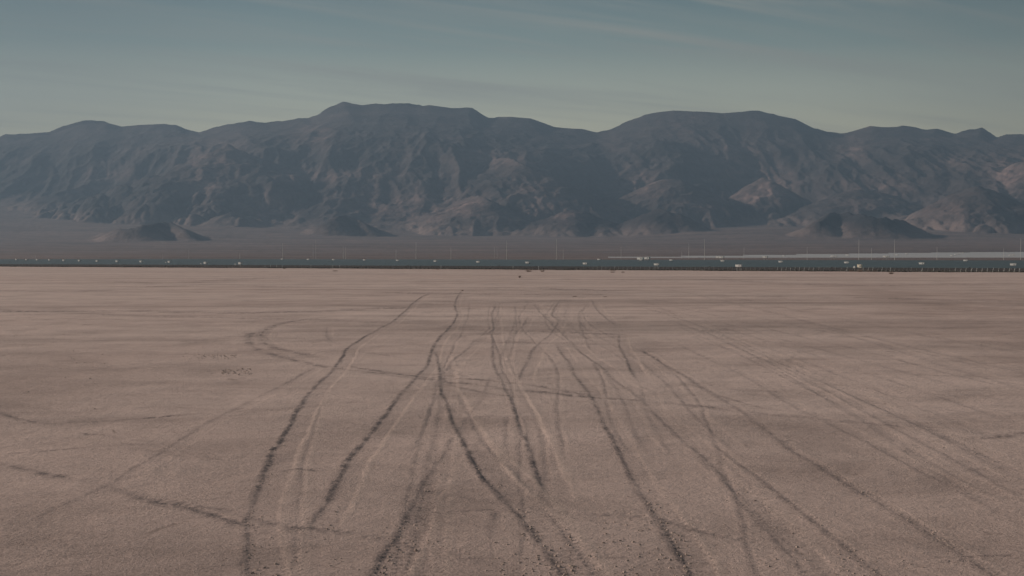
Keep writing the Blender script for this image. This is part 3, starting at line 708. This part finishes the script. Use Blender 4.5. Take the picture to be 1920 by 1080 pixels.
row2 = [(1385, 498.2), (1231.5, 495.7), (1097.5, 494), (989.5, 492.2), (897, 490.8), (816.5, 489.4), (745.5, 488), (683.5, 487.3), (625.5, 486.8), (578, 486.2), (529, 485.7)]
for i, (a_, b_) in enumerate(row2):
    inverter(a_, b_, 'white cabinet above dark panels, %s from right in the middle row' % ORD[i], 'cabinets of the middle row', 0.85)
row3 = [(1900, 495.8), (1728.5, 493.8), (1587.5, 492), (1464, 490.6), (1355, 488.9), (1258.5, 487.6), (1201.5, 487.0), (1123, 486.4)]
for i, (a_, b_) in enumerate(row3):
    inverter(a_, b_, 'white cabinet above dark panels, %s from right in the right row' % ORD[i], 'cabinets of the right row', 0.9)
inverter(1810.5, 488.2, 'white electrical cabinet alone on the brown strip below the pale far field', None, 1.0)
far_inv = [(1201, 484.6), (1213, 484.0), (1347, 481.8), (1353, 482.2), (1435, 481.8), (1470, 479.6), (1561, 480.5), (1566, 480.3), (1588, 478.0), (1590.5, 478.4), (1660, 481), (1664, 480.8), (1682, 478), (1700, 475.8), (1785, 479.2), (1792, 477), (1796, 476.4), (1801, 474.6), (1806, 474.2), (1894, 478.6), (1900, 478.0)]
for i, (a_, b_) in enumerate(far_inv):
    inverter(a_, b_, 'tiny white cabinet among the distant pale panels, %s from the left' % ORD[i], 'cabinets of the distant pale field', 1.7, 4.2)

# ------------------------------------------------------------------ masts
MASTS = [(66, 478, 486.5), (305, 476, 487), (354, 467, 487), (449.5, 474, 487), (530, 456, 486), (587, 458, 480), (592, 450, 482), (643.5, 461, 486), (648, 463, 486), (742.5, 468, 487), (780, 454, 487), (845.5, 464, 487), (927, 461, 481), (932, 462, 481), (950, 452, 487), (1043.5, 448, 487.5), (1056, 467, 487.5), (1164.5, 463, 481), (1278.5, 470, 480.5), (1291.5, 456, 481), (1321, 448, 487.5), (1395, 463, 480.5), (1513.5, 463, 487.5), (1610.5, 448, 488), (1634, 465, 488), (1677.5, 449, 485), (1757, 463, 488), (1882, 465, 488), (1914, 448, 488)]
for i, (mx, yt, yb) in enumerate(MASTS):
    big = yb > 483
    Yd = 1760.0 if big else 2300.0
    x, y, zt = at_depth(mx, yt, Yd); z0 = fz(x, y); hgt = zt - z0
    e = empty('mast', (x, y, z0 - 0.2))
    rr = 0.25 if hgt > 20 else 0.20
    if mx < 400 or mx in (587, 592, 927, 932): rr *= 0.6
    s1 = MB(); s1.tube((0, 0, 0.25), (0, 0, hgt * 0.62), rr, rr * 0.8, 10); obj('lower_shaft', s1.mesh('lower_shaft', M_MAST), e)
    s2 = MB(); s2.tube((0, 0, hgt * 0.62), (0, 0, hgt + 0.2), rr * 0.74, rr * 0.4, 10); obj('upper_shaft', s2.mesh('upper_shaft', M_MAST), e)
    s3 = MB(); s3.tube((0, 0, 0), (0, 0, 0.3), rr * 2.4, rr * 2.4, 12); obj('footing', s3.mesh('footing', M_GREY), e)
    size = 'tall' if yt <= 456 else 'medium height' if yt < 465 else 'short'
    tag(e, '%s thin pale mast beyond the dark solar field, %s mast from the left' % (size, ORD[i] if i < len(ORD) else ['twenty-eighth', 'rightmost'][i - 27]), 'mast', 'masts beyond the near solar field')

# ------------------------------------------------------------------ fence along the shore
fx = list(np.arange(1112, 1186, 8.0)) + list(np.arange(1192, 1450, 8.6)) + [1457, 1465, 1473, 1481.5, 1490, 1498.5, 1507, 1516, 1524.5, 1534, 1544, 1554, 1565, 1576, 1587, 1598, 1609, 1618, 1627, 1636, 1645, 1653, 1661, 1669, 1677, 1685, 1692, 1700, 1708, 1718, 1728, 1739, 1750, 1760, 1770, 1780] + [1790.5, 1800.5, 1810.5, 1820.5, 1830.5, 1840.5, 1850.5, 1861, 1871.5, 1881.5, 1892, 1901, 1910.5, 1922]
fence = empty('wire_fence', (*on_ground(1520, 510), 0))
tag(fence, 'low wire fence of pale leaning posts along the far edge of the dry lake', 'fence')
fl = Vector(fence.location); tops = []; base = []
for i, pxx in enumerate(fx[:98]):
    t_ = (pxx - 960) / F; Yp = float(playa_edge(np.array([t_]))[0]) + 6
    x = t_ * Yp; lean = 0.12 + 0.14 * random.random() if pxx > 1440 else 0.05 * random.random()
    hh = 1.75 + random.uniform(-.12, .12)
    m_ = MB(); r_ = 0.085 if (1450 < pxx < 1530 or pxx > 1785 or pxx in (1587, 1618, 1627, 1636, 1653, 1669, 1707, 1750, 1728)) else (0.05 if pxx < 1190 else 0.03)
    p0 = Vector((x, Yp, -0.15)) - fl; p1 = Vector((x + lean * hh, Yp + random.uniform(-.1, .1), hh)) - fl
    m_.tube(p0, p1, r_, r_ * .9, 6); obj('post', m_.mesh('post', M_POST), fence)
    tops.append(p1); base.append(p0)
wr = MB()
for fr in (0.35, 0.65, 0.95):
    for i in range(len(tops) - 1):
        wr.tube(base[i].lerp(tops[i], fr), base[i + 1].lerp(tops[i + 1], fr), .008, .008, 4)
obj('wire', wr.mesh('wire', M_STEEL), fence)
# single stakes farther left
STK = [(497, 499.5), (507.5, 499.5), (518.5, 500), (529.5, 500.2), (583, 500.5), (624, 500.5), (637, 500.5), (827, 501.8), (962, 502.5), (1010, 502)]
for i, (a_, b_) in enumerate(STK):
    t_ = (a_ - 960) / F; Yp = float(playa_edge(np.array([t_]))[0]) + 8
    e = empty('marker_stake', (t_ * Yp, Yp, -0.1))
    m_ = MB(); m_.tube((0, 0, 0), (random.uniform(-.08, .08), 0, 1.7), .12, .10, 8); obj('stake', m_.mesh('stake', M_POST), e)
    m2 = MB(); m2.tube((0, 0, 1.68), (0, 0, 1.86), .15, .15, 8); obj('cap', m2.mesh('cap', M_WHITE), e)
    tag(e, 'pale upright marker stake at the dark far shore, %s stake from the left' % ORD[i], 'stake', 'marker stakes at the far shore')

# ------------------------------------------------------------------ beige cabinet by the fence and its neighbour
Yb = 628.0
def px_at(a_, b_): return at_depth(a_, b_, Yb)
x0, _, zt = px_at(1607, 496.3); x1, _, zb = px_at(1617, 502.3); xc = (x0 + x1) / 2
e = empty('equipment_shelter', (xc, Yb, 0), ANG); wd_ = 1; wd = (x1 - x0 - .9) / .82
tag(e, 'beige box shelter on legs at the fence, grey panel on its right half', 'shelter')
m_ = MB(); m_.box((0, 0, (zt + zb) / 2), (wd, 1.6, zt - zb)); obj('shell', m_.mesh('shell', M_BEIGE), e)
m_ = MB(); m_.box((0, 0, zt + .05), (wd + .2, 1.8, .1)); obj('roof', m_.mesh('roof', M_BEIGE), e)
m_ = MB(); m_.box((wd * .24, -.83, (zt + zb) / 2), (wd * .4, .05, (zt - zb) * .62)); obj('grey_panel', m_.mesh('grey_panel', M_GREY), e)
for sx_ in (-1, 1):
    for sy_ in (-.7, .7):
        m_ = MB(); m_.box((sx_ * (wd / 2 - .1), sy_, (zb - .15) / 2), (.12, .12, zb + .15)); obj('leg', m_.mesh('leg', M_STEEL), e)
x, y, z = px_at(1602.4, 500.8)
e = empty('white_tank', (x, y, 0)); tag(e, 'small white round tank on a pole left of the beige shelter', 'tank')
m_ = MB(); m_.tube((0, 0, z - .38), (0, 0, z + .3), .4, .4, 16); m_.tube((0, 0, z + .3), (0, 0, z + .42), .4, .18, 16); obj('vessel', m_.mesh('vessel', M_WHITE), e)
m_ = MB(); m_.tube((0, 0, -.1), (0, 0, z - .38), .06, .06, 8); obj('pole', m_.mesh('pole', M_STEEL), e)

# ------------------------------------------------------------------ dry shrubs on the far part of the lake
def shrub(px_, py_, wpx, hpx, label, grp='dead shrubs at the far shore'):
    x, y = on_ground(px_, py_); sc = y / F; W_ = wpx * sc; H_ = hpx * sc
    m_ = MB()
    for k in range(70):
        a_ = random.uniform(0, 2 * math.pi); r_ = random.uniform(.2, 1) * W_ / 2; hh = random.uniform(.25, 1) * H_
        bx = random.uniform(-.3, .3) * W_
        p = Vector((bx, 0, -.02)); q = Vector((bx + math.cos(a_) * r_ * .55, math.sin(a_) * r_ * .5, hh * .6)); s_ = q + Vector((math.cos(a_ + random.uniform(-.9, .9)) * r_ * .45, math.sin(a_) * r_ * .4, hh * .4 * random.uniform(-.3, 1)))
        m_.tube(p, q, .035, .025, 4); m_.tube(q, s_, .025, .010, 4)
        for _ in range(3):
            d_ = Vector((random.uniform(-1, 1), random.uniform(-1, 1), random.uniform(-.2, 1))) * H_ * .25
            m_.tube(s_, s_ + d_, .02, .006, 3)
    o = obj('dry_shrub', m_.mesh('dry_shrub', M_TWIG), None, (x, y, 0)); tag(o, label, 'shrub', grp)
shrub(992, 509.3, 13, 4, 'low wide dark dead shrub near the middle of the far shore')
shrub(1017, 509.2, 9, 3, 'small dead shrub just right of the wide dark one mid shore')
shrub(974.5, 520.5, 4, 4, 'tiny lone shrub out on the lake below the mid shore shrubs')
shrub(1671, 513.8, 9, 4, 'sprawling brown branchy shrub right of the beige shelter')
shrub(1612, 509.6, 14, 5, 'brown bushy shrub under the beige shelter')
shrub(1596, 509.2, 9, 3, 'brown shrub left of the beige shelter legs')
shrub(1628, 509.2, 9, 3, 'brown shrub right of the beige shelter legs')
shrub(1640, 509.4, 9, 2.5, 'second brown shrub right of the beige shelter legs')
shrub(628, 508.5, 9, 2, 'flat dark shrub below the pair of stakes left of centre')
shrub(533, 503.8, 8, 2, 'low shrub below the group of four stakes')
shrub(820, 505.0, 10, 2, 'low shrub at the foot of the lone stake left of centre')
shrub(1148, 510.8, 10, 2, 'flat brown shrub below the left end of the fence')
shrub(1168, 510.8, 8, 1.8, 'smaller flat shrub right of the one below the fence end')
shrub(1150, 507.3, 14, 2, 'low brown brush at the left end fence posts')
shrub(867, 545, 4, 1.5, 'small dark tuft at the far end of the deep wheel track')
shrub(1078, 556, 7, 1, 'left of two small dark tufts on the lake right of centre')
shrub(1136, 557, 8, 1, 'right of two small dark tufts on the lake right of centre')

# belt of ground scrub along the shore
sb = MB()
for k in range(5200):
    t_ = random.uniform(-.40, .40); Yp = float(playa_edge(np.array([t_]))[0]) + random.choice([random.uniform(0, 10), random.uniform(2, 34)])
    x = t_ * Yp; z = fz(x, Yp); h_ = random.uniform(.15, .55) * (1 if Yp > 0 else 1); r_ = random.uniform(.25, .7)
    for q in range(3):
        a_ = random.uniform(0, 6.3); sb.v += [(x, Yp, z - .05), (x + math.cos(a_) * r_, Yp + math.sin(a_) * r_, z + h_ * .6), (x + math.cos(a_ + 1) * r_ * .6, Yp + math.sin(a_ + 1) * r_ * .6, z + h_)]
        n_ = len(sb.v); sb.f.append((n_ - 3, n_ - 2, n_ - 1)); sb.m.append(0)
M_SCRUB = mat_basic('grey_scrub_leaves', (0.075, 0.068, 0.055), 0.9, 0, .3, .5)
tag(obj('shore_scrub', sb.mesh('shore_scrub', M_SCRUB)), 'low dark grey scrub growing along the far shore below the panels', 'scrub', kind='stuff')

# crumbs of broken crust on the lake
M_CLOD = mat_basic('broken_clay_crumbs', (0.34, 0.26, 0.225), 0.95, 0, .25, 3)
cl = MB()
def clod(x, y, s):
    n = random.randint(5, 6); b_ = len(cl.v); a0 = random.random() * 6
    for q in range(n):
        a_ = a0 + q * 2 * math.pi / n; r_ = s * random.uniform(.7, 1.2); cl.v.append((x + math.cos(a_) * r_, y + math.sin(a_) * r_ * 1.1, -.02))
    for q in range(n):
        a_ = a0 + q * 2 * math.pi / n; r_ = s * random.uniform(.4, .7); cl.v.append((x + math.cos(a_) * r_, y + math.sin(a_) * r_, s * random.uniform(.15, .35)))
    for q in range(n):
        cl.f.append((b_ + q, b_ + (q + 1) % n, b_ + n + (q + 1) % n, b_ + n + q)); cl.m.append(0)
    cl.f.append(tuple(b_ + n + q for q in range(n))); cl.m.append(0)
def spot(a_, b_, s=None):
    x, y = on_ground(a_, b_); clod(x, y, s if s else random.uniform(.012, .038) * (1 + y / 150))
for k in range(2600):
    b_ = 1090 - 470 * random.random() ** 1.6; a_ = random.uniform(-40, 1960)
    if math.sin(a_ * .011 + b_ * .02) + math.sin(a_ * .023 - b_ * .013) + random.uniform(-1, 1.5) > .2: spot(a_, b_)
def along(path, n, sx_=6, sy_=3, s=None):
    P = smooth_path(path, 6)
    for k in range(n):
        p = P[random.randrange(len(P))]; spot(p[0] + random.gauss(0, sx_), p[1] + random.gauss(0, sy_), s)
along(L[:9], 380, 12, 6); along(A[:9], 200, 12, 6); along(Q, 110, 14, 5); along(D[:7], 120, 16, 7); along(B[:5], 100, 12, 6); along(J[:7], 120, 16, 7); along(Mt, 60, 12, 5)
for k in range(90): spot(random.gauss(405, 30), random.gauss(667, 3), random.uniform(.03, .06))
for k in range(30): spot(random.uniform(480, 520), random.gauss(625, 9), random.uniform(.04, .08))
for k in range(60): spot(random.uniform(415, 475), random.gauss(697, 3), random.uniform(.04, .07))
for k in range(160): spot(random.gauss(1850, 60), random.gauss(870, 40))
tag(obj('clay_crumbs', cl.mesh('clay_crumbs', M_CLOD)), 'brown crumbs and flakes of broken clay crust strewn over the lake bed', 'dirt crumbs', kind='stuff')

# ------------------------------------------------------------------ haze
hz = MB(); hz.box((0, 6500, 1040), (34000, 24000, 2100)); 
mh = bpy.data.materials.new('haze_air'); mh.use_nodes = True; t = mh.node_tree; t.nodes.clear()
pv = N(t, 'ShaderNodeVolumePrincipled'); pv.inputs['Color'].default_value = (0.285, 0.42, 0.585, 1); pv.inputs['Density'].default_value = 7.0e-5; pv.inputs['Anisotropy'].default_value = 0.2
mo = N(t, 'ShaderNodeOutputMaterial'); lk(t, pv.outputs[0], mo.inputs['Volume'])
ho = obj('haze', hz.mesh('haze', mh)); ho['kind'] = 'stuff'
